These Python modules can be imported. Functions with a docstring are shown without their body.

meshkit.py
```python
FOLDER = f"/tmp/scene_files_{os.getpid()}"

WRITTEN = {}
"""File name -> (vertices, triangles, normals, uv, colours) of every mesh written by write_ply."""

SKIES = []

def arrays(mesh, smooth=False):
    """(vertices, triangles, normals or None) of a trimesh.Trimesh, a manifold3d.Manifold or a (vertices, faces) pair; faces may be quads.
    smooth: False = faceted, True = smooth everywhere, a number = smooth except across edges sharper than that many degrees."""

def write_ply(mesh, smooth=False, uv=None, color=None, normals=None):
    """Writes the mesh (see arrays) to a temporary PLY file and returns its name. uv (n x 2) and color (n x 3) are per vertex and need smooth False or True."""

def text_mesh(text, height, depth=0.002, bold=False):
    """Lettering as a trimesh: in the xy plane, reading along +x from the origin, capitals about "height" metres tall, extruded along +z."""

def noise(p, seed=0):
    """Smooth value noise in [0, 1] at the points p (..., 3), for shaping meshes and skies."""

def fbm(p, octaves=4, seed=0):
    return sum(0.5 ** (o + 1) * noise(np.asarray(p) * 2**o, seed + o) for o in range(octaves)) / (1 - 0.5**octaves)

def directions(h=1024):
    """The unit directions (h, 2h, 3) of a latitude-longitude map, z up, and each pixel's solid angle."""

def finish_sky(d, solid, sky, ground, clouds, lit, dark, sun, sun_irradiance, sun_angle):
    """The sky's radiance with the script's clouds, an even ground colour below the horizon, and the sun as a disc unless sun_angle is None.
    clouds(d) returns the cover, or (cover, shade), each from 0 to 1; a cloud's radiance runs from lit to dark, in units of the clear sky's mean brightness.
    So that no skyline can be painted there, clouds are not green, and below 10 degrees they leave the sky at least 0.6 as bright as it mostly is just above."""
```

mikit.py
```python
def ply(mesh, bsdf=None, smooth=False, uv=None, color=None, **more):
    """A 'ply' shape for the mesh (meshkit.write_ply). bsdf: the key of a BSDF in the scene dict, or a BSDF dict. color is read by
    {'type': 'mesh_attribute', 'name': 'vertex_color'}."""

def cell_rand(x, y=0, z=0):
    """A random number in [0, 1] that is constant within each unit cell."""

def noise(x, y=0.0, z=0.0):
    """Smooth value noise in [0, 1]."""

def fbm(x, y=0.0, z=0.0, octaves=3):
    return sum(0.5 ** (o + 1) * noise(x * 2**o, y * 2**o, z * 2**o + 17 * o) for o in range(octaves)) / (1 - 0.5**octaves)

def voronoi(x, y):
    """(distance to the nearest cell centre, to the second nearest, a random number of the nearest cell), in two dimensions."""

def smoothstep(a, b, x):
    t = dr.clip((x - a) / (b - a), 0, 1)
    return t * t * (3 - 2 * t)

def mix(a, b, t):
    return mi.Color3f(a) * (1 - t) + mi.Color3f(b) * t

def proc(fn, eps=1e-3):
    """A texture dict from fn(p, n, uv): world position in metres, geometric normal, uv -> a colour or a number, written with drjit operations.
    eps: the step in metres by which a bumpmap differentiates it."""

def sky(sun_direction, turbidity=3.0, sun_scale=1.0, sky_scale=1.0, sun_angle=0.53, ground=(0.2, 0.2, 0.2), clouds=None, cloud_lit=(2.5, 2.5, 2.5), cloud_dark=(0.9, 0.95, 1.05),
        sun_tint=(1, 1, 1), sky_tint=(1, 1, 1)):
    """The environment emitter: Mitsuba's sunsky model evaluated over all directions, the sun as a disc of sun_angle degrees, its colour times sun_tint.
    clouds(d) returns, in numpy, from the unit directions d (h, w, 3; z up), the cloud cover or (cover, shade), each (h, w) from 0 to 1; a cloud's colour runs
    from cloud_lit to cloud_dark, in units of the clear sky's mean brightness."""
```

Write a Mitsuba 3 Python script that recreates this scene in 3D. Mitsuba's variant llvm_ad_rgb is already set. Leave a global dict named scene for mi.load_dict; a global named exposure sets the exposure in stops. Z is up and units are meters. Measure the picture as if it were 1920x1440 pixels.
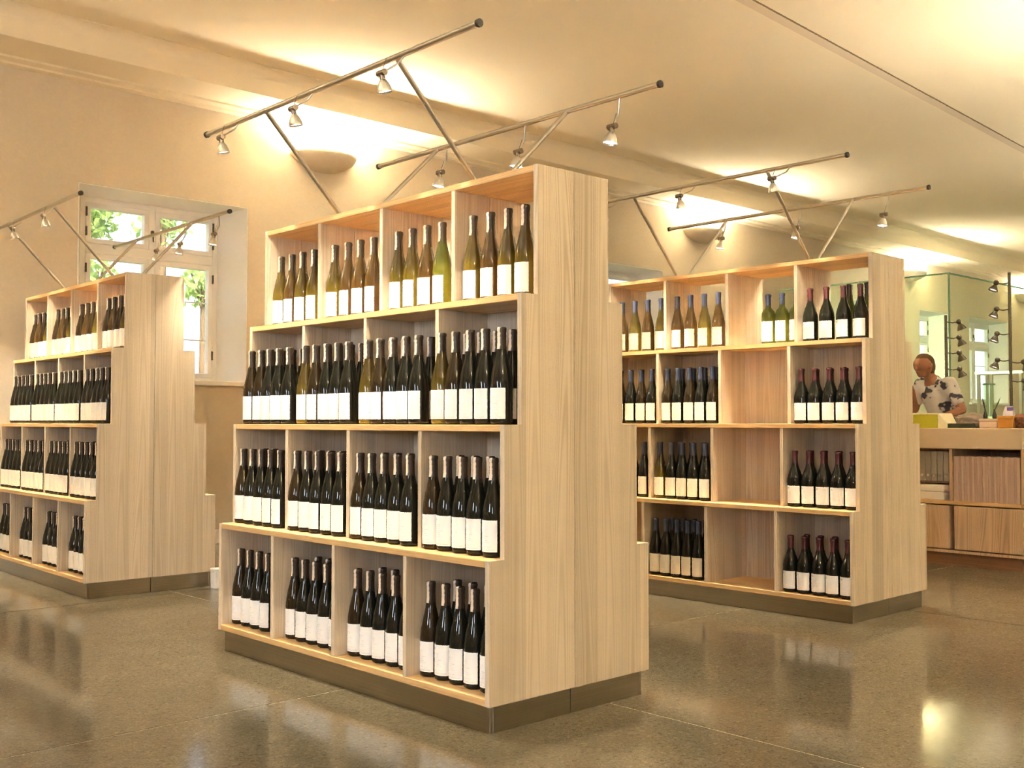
import math, random
import numpy as np, trimesh, manifold3d, mitsuba as mi, drjit as dr, mikit, meshkit
from shapely.geometry import Polygon, box as sbox
from mikit import proc, noise, fbm, cell_rand, smoothstep, mix, voronoi, ply

T = mi.ScalarTransform4f
scene, labels = {}, {}
# ------------------------------------------------------------------ camera, sky, exposure
CAM = (2.483, -2.604, 0.966)
YAW, PITCH = math.radians(136.96), math.radians(2.02)
FW = (math.cos(YAW) * math.cos(PITCH), math.sin(YAW) * math.cos(PITCH), math.sin(PITCH))
scene['camera'] = {'type': 'perspective', 'fov': 2 * math.degrees(math.atan(960 / 2015.0)), 'fov_axis': 'x', 'near_clip': 0.05, 'far_clip': 300.0,
                   'to_world': T().look_at(origin=list(CAM), target=[CAM[i] + FW[i] for i in range(3)], up=[0, 0, 1])}
exposure = 5.0
K = 1 / 32.0                            # every light below is given for exposure 0
SUN = (0.55, -0.35, 0.75)
scene['sky'] = {**mikit.sky(SUN, turbidity=5.0, sun_scale=16.0 * K, sky_scale=13.0 * K, clouds=lambda d: np.clip(0.35 + 0.9 * (meshkit.fbm(d * 3.0, 4, 5) - 0.4), 0, 0.9),
                            cloud_lit=(1.8, 1.8, 1.8), cloud_dark=(1.1, 1.1, 1.15), sky_tint=(1.05, 1.0, 0.93)), 'sampling_weight': 4.0}
FLASH_FILL = (25.0 * K, 28.5 * K, 34.0 * K)                    # glowing panes of the added windows behind the camera, in place of a flash
WARM = np.array([1.0, 0.895, 0.725])
UPLIGHT = 1650.0 * K * WARM                # wall uplighters
CEILING_FILL = 980.0 * K * WARM                  # added floor uplighters, unseen, filling the ceiling with light
SPOT = 12.5 * K * np.array([1.0, 0.83, 0.60])     # halogen track spots


# ------------------------------------------------------------------ materials
def rgb(*c): return {'type': 'rgb', 'value': [float(x) for x in c]}


def tex(c): return c if isinstance(c, dict) else rgb(*c)


def principled(name, color, rough=0.5, metal=0.0, spec=0.5, two=True, **kw):
    d = {'type': 'principled', 'base_color': tex(color), 'roughness': rough if not isinstance(rough, dict) else rough, 'specular': spec, **kw}
    if metal: d['metallic'] = metal
    scene[name] = {'type': 'twosided', 'b': d} if two else d
    return name


def matte(name, color):
    scene[name] = {'type': 'twosided', 'b': {'type': 'diffuse', 'reflectance': tex(color)}}
    return name


def wood_fn(axis, lo, hi, tone=0.24, width=0.115):
    def fn(p, n, uv):
        if axis == 'z':
            a, l = p.x * 0.97 + p.y * 1.03, p.z
        elif axis == 'x':
            a, l = p.y * 1.0 + p.z * 0.93, p.x
        else:
            a, l = p.x + p.z * 0.93, p.y
        b = dr.floor(a / width)
        r = cell_rand(b, 3, 1)
        t = a / width - b - 0.5
        w = noise(l * 1.1 + r * 40, r * 9) - 0.5
        u = t + 0.55 * w
        q = u * u * 7.0 + l * 0.55 * (0.4 + r) + r * 7 + 0.25 * fbm(a * 9, l * 1.6, r * 5)
        ring = 0.5 + 0.5 * dr.sin(q * 19.0)
        ring = ring * ring
        fine = fbm(a * 170, l * 3.0, r * 11, 2)
        soft = fbm(a * 24, l * 0.8, r * 3, 2)
        k = dr.clip(0.62 * ring * (0.35 + 0.65 * noise(a * 5, l * 0.6, 2)) + 0.35 * (fine - 0.3) + 0.55 * (soft - 0.35), 0, 1)
        return mix(lo, hi, k) * (1 - tone / 2 + tone * r)
    return fn


ASH_LO, ASH_HI = (0.625, 0.53, 0.40), (0.42, 0.325, 0.21)
principled('ash_upright', proc(wood_fn('z', ASH_LO, ASH_HI)), 0.42, spec=0.35)
principled('ash_shelf', proc(wood_fn('x', (0.70, 0.465, 0.22), (0.48, 0.275, 0.105))), 0.4, spec=0.35)
principled('ash_counter', proc(wood_fn('z', (0.60, 0.42, 0.25), (0.36, 0.22, 0.11), 0.1, 0.16)), 0.45, spec=0.3)


def wall_fn(p, n, uv):
    k = fbm(p.x * 1.3 + p.y * 1.3, p.z * 1.3, 3.0, 3)
    f = fbm((p.x + p.y) * 60, p.z * 60, 1.0, 2)
    return mix((0.62, 0.545, 0.425), (0.66, 0.585, 0.465), k) * (0.97 + 0.06 * f)


matte('wall_plaster', proc(wall_fn))


def ceil_fn(p, n, uv):
    return mix((0.85, 0.745, 0.545), (0.89, 0.785, 0.585), fbm(p.x * 0.9, p.y * 0.9, 0, 3))


matte('ceiling_paint', proc(ceil_fn))
matte('white_paint', proc(lambda p, n, uv: mix((0.80, 0.79, 0.76), (0.85, 0.84, 0.81), fbm(p.y * 3, p.z * 3, p.x * 3))))


def floor_fn(p, n, uv):
    big = fbm(p.x * 0.7, p.y * 0.7, 0, 4)
    mid = fbm(p.x * 9, p.y * 9, 2, 3)
    s1, s2, r = voronoi(p.x * 130, p.y * 130)
    t1, t2, r2 = voronoi(p.x * 48 + 7, p.y * 48)
    speck = dr.select(r > 0.72, 0.34, dr.select(r < 0.25, -0.30, 0.0)) * smoothstep(0.55, 0.25, s1)
    chip = dr.select(r2 > 0.80, 0.24, dr.select(r2 < 0.14, -0.26, 0.0)) * smoothstep(0.42, 0.25, t1)
    base = mix((0.055, 0.050, 0.035), (0.094, 0.085, 0.059), 0.6 * big + 0.4 * mid)
    return base * (1.0 + speck + chip)


scene['floor_stone'] = {'type': 'twosided', 'b': {'type': 'principled', 'base_color': proc(floor_fn), 'specular': 0.45,
                        'roughness': proc(lambda p, n, uv: 0.085 + 0.075 * fbm(p.x * 2.3, p.y * 2.3, 1, 3))}}
matte('joint_filler', (0.36, 0.31, 0.22))


def steel_fn(p, n, uv):
    return mix((0.29, 0.26, 0.21), (0.37, 0.34, 0.28), fbm((p.x + p.y) * 2.0, p.z * 420, 1.0, 2))


principled('brushed_steel', proc(steel_fn), 0.24, metal=1.0)
principled('satin_rod', (0.56, 0.52, 0.46), 0.28, metal=1.0)
principled('chrome', (0.72, 0.70, 0.66), 0.12, metal=1.0)
principled('dark_chrome', (0.20, 0.17, 0.14), 0.22, metal=1.0)
principled('black_plastic', (0.012, 0.012, 0.013), 0.4)
principled('dark_hinge', (0.06, 0.05, 0.045), 0.4, metal=0.6)
scene['window_glass'] = {'type': 'thindielectric', 'int_ior': 1.5}
scene['green_glass'] = {'type': 'thindielectric', 'int_ior': 1.5, 'specular_transmittance': rgb(0.80, 0.93, 0.78)}
principled('glass_edge', (0.16, 0.30, 0.20), 0.15)

GLASS_DARK = principled('bottle_glass_dark', (0.006, 0.007, 0.005), 0.05, spec=0.30)
GLASS_BROWN = principled('bottle_glass_brown', (0.016, 0.010, 0.004), 0.05, spec=0.32)


def olive(name, diff, trans, weight):
    scene[name] = {'type': 'blendbsdf', 'weight': weight, 'a': {'type': 'thindielectric', 'int_ior': 1.5, 'specular_transmittance': rgb(*trans)},
                   'b': {'type': 'twosided', 'b': {'type': 'principled', 'base_color': tex(diff), 'roughness': 0.07, 'specular': 0.6}}}
    return name


def wine_glow_fn(top, low):  # lower body brighter: glow of light through the bottle put into the colour
    def fn(p, n, uv):
        return mix(low, top, smoothstep(0.30, 0.62, uv.y)) * (0.8 + 0.4 * noise(uv.x * 5, uv.y * 6))
    return fn


GLASS_OLIVE = olive('bottle_glass_olive', proc(wine_glow_fn((0.045, 0.030, 0.006), (0.16, 0.115, 0.012))), (0.42, 0.30, 0.07), 0.72)
GLASS_AMBER = olive('bottle_glass_amber', proc(wine_glow_fn((0.040, 0.022, 0.006), (0.09, 0.045, 0.010))), (0.36, 0.20, 0.06), 0.74)
GLASS_GREEN = olive('bottle_glass_green', proc(wine_glow_fn((0.03, 0.035, 0.006), (0.17, 0.17, 0.02))), (0.45, 0.48, 0.10), 0.6)


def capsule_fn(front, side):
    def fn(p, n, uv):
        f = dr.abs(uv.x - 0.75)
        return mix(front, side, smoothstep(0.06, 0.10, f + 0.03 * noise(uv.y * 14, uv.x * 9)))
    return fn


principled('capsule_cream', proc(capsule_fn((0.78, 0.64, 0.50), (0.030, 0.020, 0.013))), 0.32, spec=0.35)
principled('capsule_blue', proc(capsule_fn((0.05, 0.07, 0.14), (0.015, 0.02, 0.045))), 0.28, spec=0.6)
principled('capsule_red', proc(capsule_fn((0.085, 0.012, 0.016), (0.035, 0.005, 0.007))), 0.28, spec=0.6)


def label_fn(tone):
    def fn(p, n, uv):
        x, y = uv.x, uv.y
        row = dr.floor(y * 15)
        fy = y * 15 - row
        length = 0.30 + 0.5 * cell_rand(row, 5, 2)
        line = dr.select((fy > 0.35) & (fy < 0.62) & (x > 0.12) & (x < 0.12 + length) & (y > 0.10) & (y < 0.72) & (cell_rand(row, 1, 9) > 0.3), 0.30 * (0.4 + 0.6 * noise(x * 60, row)), 0.0)
        ex, ey = (x - 0.22) / 0.12, (y - 0.87) / 0.055
        emblem = dr.select(ex * ex + ey * ey < 1, 0.55 * noise(x * 45, y * 70), 0.0)
        foot = dr.select((y > 0.05) & (y < 0.075) & (x > 0.12) & (x < 0.88), 0.25, 0.0)
        return mi.Color3f(*tone) * (1 - dr.minimum(line + emblem + foot, 0.8))
    return fn


principled('paper_label', proc(label_fn((0.86, 0.86, 0.84))), 0.55, spec=0.25)
principled('paper_label_cream', proc(label_fn((0.85, 0.81, 0.70))), 0.55, spec=0.25)


# ------------------------------------------------------------------ mesh helpers
def cbox(x0, x1, y0, y1, z0, z1, c=0.0):
    x0, x1, y0, y1, z0, z1 = min(x0, x1), max(x0, x1), min(y0, y1), max(y0, y1), min(z0, z1), max(z0, z1)
    c = min(c, (x1 - x0) * 0.45, (y1 - y0) * 0.45, (z1 - z0) * 0.45)
    if c <= 0:
        m = trimesh.creation.box((x1 - x0, y1 - y0, z1 - z0))
        m.apply_translation(((x0 + x1) / 2, (y0 + y1) / 2, (z0 + z1) / 2))
        return m
    pts = []
    for x, sx in ((x0, 1), (x1, -1)):
        for y, sy in ((y0, 1), (y1, -1)):
            for z, sz in ((z0, 1), (z1, -1)):
                pts += [(x + sx * c, y + sy * c, z), (x + sx * c, y, z + sz * c), (x, y + sy * c, z + sz * c)]
    return trimesh.convex.convex_hull(np.array(pts))


def join(ms): return trimesh.util.concatenate(ms)


def lathe(profile, n=24):
    """(r, z) points -> trimesh with uv list; seam duplicated. u runs round from +x, v along z."""
    pr = np.array(profile, float)
    ang = np.linspace(0, 2 * np.pi, n + 1)
    v, uv = [], []
    z0, z1 = pr[:, 1].min(), pr[:, 1].max()
    for a in ang:
        for r, z in pr:
            v.append((r * math.cos(a), r * math.sin(a), z)); uv.append((a / (2 * np.pi), (z - z0) / max(z1 - z0, 1e-9)))
    m = len(pr)
    f = []
    for i in range(n):
        for j in range(m - 1):
            a, b, c, d = i * m + j, (i + 1) * m + j, (i + 1) * m + j + 1, i * m + j + 1
            if pr[j, 0] > 1e-9: f.append((a, b, c) if pr[j + 1, 0] > 1e-9 else (a, b, c))
            if pr[j + 1, 0] > 1e-9: f.append((a, c, d))
    return trimesh.Trimesh(np.array(v), np.array(f), process=False), np.array(uv)


def frame_to(p0, p1):
    p0, p1 = np.array(p0, float), np.array(p1, float)
    z = (p1 - p0) / np.linalg.norm(p1 - p0)
    x = np.cross(z, [0, 0, 1] if abs(z[2]) < 0.95 else [1, 0, 0]); x /= np.linalg.norm(x)
    m = np.eye(4); m[:3, 0], m[:3, 1], m[:3, 2], m[:3, 3] = x, np.cross(z, x), z, p0
    return m


def rod(p0, p1, r, n=12, r1=None):
    L = float(np.linalg.norm(np.subtract(p1, p0)))
    m, _ = lathe([(0, 0), (r, 0), (r if r1 is None else r1, L), (0, L)], n)
    m.apply_transform(frame_to(p0, p1))
    m.merge_vertices()
    return m


def tube(pts, r, n=8):
    pts = np.array(pts, float)
    return join([rod(pts[i], pts[i + 1], r, n) for i in range(len(pts) - 1)])


def extrude_x(poly, x0, x1):
    """polygon in (y, z) -> solid between x0 and x1"""
    m = trimesh.creation.extrude_polygon(poly, x1 - x0, engine='earcut')
    v = np.array(m.vertices)
    return trimesh.Trimesh(np.stack([v[:, 2] + x0, v[:, 0], v[:, 1]], 1), m.faces, process=False)


def extrude_y(poly, y0, y1):
    """polygon in (x, z) -> solid between y0 and y1"""
    m = trimesh.creation.extrude_polygon(poly, y1 - y0, engine='earcut')
    v = np.array(m.vertices)
    return trimesh.Trimesh(np.stack([v[:, 0], v[:, 2] + y0, v[:, 1]], 1), np.array(m.faces)[:, ::-1], process=False)


def man(m):
    m = m.copy(); m.merge_vertices()
    return manifold3d.Manifold(manifold3d.Mesh(np.array(m.vertices, np.float32), np.array(m.faces, np.uint32)))


def blob(chain_list, refine=0.02, taubin=6):
    """hulls of spheres along bones ((p, r), (q, r)) joined into one smooth mesh"""
    total = None
    for (p, r), (q, s) in chain_list:
        a = manifold3d.Manifold.sphere(r, 20).translate(p); b = manifold3d.Manifold.sphere(s, 20).translate(q)
        h = manifold3d.Manifold.batch_hull([a, b])
        total = h if total is None else total + h
    total = total.refine_to_length(refine)
    g = total.to_mesh()
    m = trimesh.Trimesh(g.vert_properties[:, :3], g.tri_verts, process=True)
    m.update_faces(m.nondegenerate_faces()); m.remove_unreferenced_vertices()
    trimesh.smoothing.filter_taubin(m, iterations=taubin)
    return m


used = set()


def key_for(name):
    if name not in used:
        used.add(name); return name
    i = 1
    while f'{name}_{i:03d}' in used: i += 1
    used.add(f'{name}_{i:03d}')
    return f'{name}_{i:03d}'


def put(name, shape, parent=None):
    k = key_for(f'{parent}__{name}' if parent else name)
    scene[k] = shape
    return k


def obj(name, mesh, mat, parent=None, smooth=False, to=None, label=None, **kw):
    d = ply(mesh, mat, smooth, **kw)
    if to is not None: d['to_world'] = to
    k = put(name, d, parent)
    if label: labels[k] = {'label': label}
    return k


def tag(k, label, cat=None, group=None, kind=None):
    d = {'label': label}
    if cat: d['category'] = cat
    if group: d['group'] = group
    if kind: d['kind'] = kind
    labels[k] = d
    return k


def thing(name, label, cat, group=None, kind=None):
    return tag(key_for(name), label, cat, group, kind)


def area(c, weight=1.0): return {'type': 'area', 'radiance': rgb(*c), 'sampling_weight': float(weight)}


# ------------------------------------------------------------------ room shell
XW, XE, YS, YN, TH = -5.4, 5.2, -5.8, 18.5, 0.35
random.seed(7); np.random.seed(7)
fl = thing('floor', 'polished speckled beige concrete floor with pale joints', 'floor', kind='structure')
obj('bed', cbox(XW - .4, XE + .3, YS - .3, YN + .3, -0.10, -0.0015), 'joint_filler', fl)
gx = [XW - .3] + [-0.80 + 2.48 * k for k in range(-1, 3)] + [XE + .2]
gy = [YS - .2] + [0.19 + 2.48 * k for k in range(-2, 8)] + [YN + .2]
for i in range(len(gx) - 1):
    for j in range(len(gy) - 1):
        obj('slab', cbox(gx[i] + .004, gx[i + 1] - .004, gy[j] + .004, gy[j + 1] - .004, -0.08, 0.0), 'floor_stone', fl)

# window wall: splayed openings cut through it
WIN = [(0.41, 1.79), (0.41 + 5.35, 1.79 + 5.35), (0.41 + 10.7, 1.79 + 10.7), (13.45, 14.45), (15.2, 16.75)]
WZ0, WZ1, SPL = 1.28, 2.72, 0.125
wm = man(cbox(XW - TH, XW, YS - .3, YN + .3, -.1, 4.1))
for a, b in WIN:
    pts = [(XW + .01, y, z) for y in (a, b) for z in (WZ0, WZ1)] + [(XW - TH - .01, y, z) for y in (a + SPL, b - SPL) for z in (WZ0 + .0, WZ1 - .04)]
    wm = wm - manifold3d.Manifold.hull_points(np.array(pts))
g = wm.to_mesh()
obj('wall_left', trimesh.Trimesh(g.vert_properties[:, :3], g.tri_verts, process=False), 'wall_plaster')
tag('wall_left', 'tall beige plaster wall with deep window recesses', 'wall', kind='structure')
for nm, b in (('wall_back', (XW - .3, XE + .3, YN, YN + .3)), ('wall_right', (XE, XE + .3, YS - .3, YN + .3)), ('wall_front', (XW - .3, XE + .3, YS - .3, YS))):
    obj(nm, cbox(*b, -.1, 4.1), 'wall_plaster')
    tag(nm, {'wall_back': 'beige plaster wall closing the far side of the shop', 'wall_right': 'beige plaster wall opposite the window wall', 'wall_front': 'beige plaster wall behind the viewer'}[nm], 'wall', kind='structure')
cl = thing('ceiling', 'cream painted ceiling with a raised middle field and a border soffit', 'ceiling', kind='structure')
ZS, ZC, ZR = 3.50, 3.70, 3.645
XI, XS = -4.87, -1.58
cove = [(XI + 0.09 * (1 - math.cos(t)), ZC - 0.09 + 0.09 * math.sin(t)) for t in np.linspace(0, math.pi / 2, 9)]
obj('border_soffit', extrude_y(Polygon([(XW - .1, ZS), (XI, ZS)] + cove + [(XI + .2, 4.1), (XW - .1, 4.1)]), YS - .2, YN + .2), 'ceiling_paint', cl)
matte('trim_shade_paint', (0.74, 0.63, 0.47)); matte('gap_shade_brown', (0.30, 0.22, 0.13))  # darker band and gap tones: shade at the ceiling step put into the colours


def slab_xy(pts, z0, z1):
    m = trimesh.creation.extrude_polygon(Polygon(pts), z1 - z0, engine='earcut')
    m.apply_translation((0, 0, z0))
    return m


def xs(y): return -1.40 - 0.063 * (y - 3.1)      # the field's edge runs a little askew


Y0, Y1 = YS - .2, YN + .2
obj('raised_field', slab_xy([(XI + .1, Y0), (xs(Y0) + .05, Y0), (xs(Y1) + .05, Y1), (XI + .1, Y1)], ZC, 4.1), 'ceiling_paint', cl)
obj('lower_field', slab_xy([(xs(Y0) + .016, Y0), (XE + .1, Y0), (XE + .1, Y1), (xs(Y1) + .016, Y1)], ZR, 4.1), 'ceiling_paint', cl)
obj('edge_molding', slab_xy([(xs(Y0) - .085, Y0), (xs(Y0), Y0), (xs(Y1), Y1), (xs(Y1) - .085, Y1)], ZR + .004, ZC + .01), 'trim_shade_paint', cl)
obj('gap_shade_strip', slab_xy([(xs(Y0) - .004, Y0), (xs(Y0) + .02, Y0), (xs(Y1) + .02, Y1), (xs(Y1) - .004, Y1)], ZR + .002, ZC + .02), 'gap_shade_brown', cl)  # dark strip added where only shade lies in the gap
cr = [(XW, ZS), (XW + .15, ZS), (XW + .145, ZS - .014), (XW + .07, ZS - .02), (XW + .065, ZS - .034), (XW, ZS - .036)]
obj('cornice', extrude_y(Polygon(cr), YS, YN), 'ceiling_paint', cl)
bb = obj('baseboard_left', cbox(XW, XW + .018, YS, YN, 0, .11, .004), 'white_paint')
tag(bb, 'white painted skirting along the window wall', 'baseboard', kind='structure')

WLABEL = ['white casement window with six hinges in the deep splayed recess behind the rack', 'window whose top edge shows just above the rack by the counter',
          'window hidden mostly behind the stepped rack by the counter', 'narrow white window behind the man at the counter', 'overexposed window behind the metal display frame']


def window(i, a, b):
    w = thing(f'window_{i + 1}', WLABEL[i], 'window', kind='structure')
    x0, x1 = XW - TH + .01, XW - TH + .075
    ya, yb, za, zb = a + SPL - .004, b - SPL + .004, WZ0 - .0, WZ1 - .036
    mid, zt = (ya + yb) / 2, 2.29
    # white reveal lining
    R = lambda pts: trimesh.convex.convex_hull(np.array(pts))
    e = .004
    for (y_in, y_out, s) in ((ya, a, 1), (yb, b, -1)):
        obj('reveal', R([(XW + .002, y_out, z) for z in (WZ0, WZ1)] + [(XW + .002, y_out + s * e, z) for z in (WZ0, WZ1)] + [(x1 - .02, y_in, z) for z in (za, zb)] + [(x1 - .02, y_in + s * e, z) for z in (za, zb)]), 'white_paint', w)
    obj('reveal', R([(XW + .002, y, z) for y in (a, b) for z in (WZ1, WZ1 - e)] + [(x1 - .02, y, z) for y in (ya, yb) for z in (zb, zb - e)]), 'white_paint', w)
    obj('sill', cbox(x1 - .02, XW + .045, a - .03, b + .03, WZ0 - .028, WZ0 + .012, .006), 'white_paint', w)
    fr = .045
    obj('frame', join([cbox(x0, x1, ya, ya + fr, za, zb, .004), cbox(x0, x1, yb - fr, yb, za, zb, .004), cbox(x0, x1, ya, yb, zb - fr, zb, .004), cbox(x0, x1, ya, yb, za, za + fr, .004)]), 'white_paint', w)
    obj('mullion', cbox(x0, x1 + .004, mid - .028, mid + .028, za, zb, .006), 'white_paint', w)
    obj('transom', cbox(x0, x1 + .008, ya + fr, yb - fr, zt - .04, zt + .04, .008), 'white_paint', w)
    for (y0, y1) in ((ya + fr, mid - .028), (mid + .028, yb - fr)):
        for (z0, z1, bars) in ((za + fr, zt - .04, 2), (zt + .04, zb - fr, 0)):
            s = .038
            sx0, sx1 = x0 + .012, x1 + .006
            k = obj('sash', join([cbox(sx0, sx1, y0, y0 + s, z0, z1, .004), cbox(sx0, sx1, y1 - s, y1, z0, z1, .004), cbox(sx0, sx1, y0, y1, z0, z0 + s, .004), cbox(sx0, sx1, y0, y1, z1 - s, z1, .004)]), 'white_paint', w)
            obj('pane', trimesh.Trimesh([[x0 + .03, y0 + s, z0 + s], [x0 + .03, y1 - s, z0 + s], [x0 + .03, y1 - s, z1 - s], [x0 + .03, y0 + s, z1 - s]], [[0, 1, 2], [0, 2, 3]], process=False), 'window_glass', k)
            for q in range(bars):
                zz = z0 + (z1 - z0) * (q + 1) / 3
                obj('glazing_bar', cbox(x0 + .022, x0 + .038, y0 + s, y1 - s, zz - .005, zz + .005, .002), 'white_paint', k)
    for yy in (ya + fr, yb - fr):
        for zz in (zt + .28, zt + .13, zt - .15, zt - .78):
            obj('hinge', rod((x1 + .01, yy, zz - .035), (x1 + .01, yy, zz + .035), .008, 8), 'dark_hinge', w)
    obj('latch', join([cbox(x1, x1 + .02, mid - .012, mid + .012, zt + .14, zt + .19, .004), rod((x1 + .02, mid, zt + .165), (x1 + .03, mid, zt + .10), .006, 8)]), 'dark_hinge', w)


for i, (a, b) in enumerate(WIN): window(i, a, b)

# windows added behind the camera, their glowing panes stand in for a flash
for i, (cx, z0, w_) in enumerate(((3.65, 1.25, 0.9), (0.1, 1.25, 0.9))):
    w = thing(f'window_{6 + i}', ['small added window with glowing pane behind the viewer, by the corner', 'small added window with glowing pane in the middle of the wall behind the viewer'][i], 'window', kind='structure')
    x0, x1, z1 = cx - w_ / 2, cx + w_ / 2, z0 + w_
    obj('frame', join([cbox(x0 - .06, x0, YS, YS + .06, z0 - .06, z1 + .06, .006), cbox(x1, x1 + .06, YS, YS + .06, z0 - .06, z1 + .06, .006), cbox(x0, x1, YS, YS + .06, z1, z1 + .06, .006), cbox(x0, x1, YS, YS + .06, z0 - .06, z0, .006)]), 'white_paint', w)
    v = [[x0, YS + .02, z0], [x1, YS + .02, z0], [x1, YS + .02, z1], [x0, YS + .02, z1]]
    d = ply(trimesh.Trimesh(v, [[0, 2, 1], [0, 3, 2]], process=False), 'white_paint'); d['emitter'] = area(FLASH_FILL, 6.0)
    put('pane', d, w)

# ------------------------------------------------------------------ wine racks
D = (0.3805, 0.318, 0.243, 0.1705)
Z = (0.0876, 0.5354, 0.957, 1.380, 1.808)
L, BAYS, TB = 1.7236, 4, 0.022
W = L / BAYS
RACKS = {'central': ((0.0, 0.0, 0.0), 'central rack'), 'window': ((-3.381, 0.085, -0.0235), 'window rack'), 'counter': ((-0.174, 2.484, 0.0126), 'counter rack'), 'rear': ((-3.42, 2.50, 0.0), 'rear rack')}


def pose_of(r):
    x, y, a = RACKS[r][0]
    return T().translate([x, y, 0]).rotate([0, 0, 1], math.degrees(a))


ply_cache = {}


def shared(name, build, mat, smooth=False):
    if name not in ply_cache:
        r = build()
        ply_cache[name] = ply(r, mat, smooth) if not isinstance(r, tuple) else ply(r[0], mat, smooth, uv=r[1])
    return dict(ply_cache[name])


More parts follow.
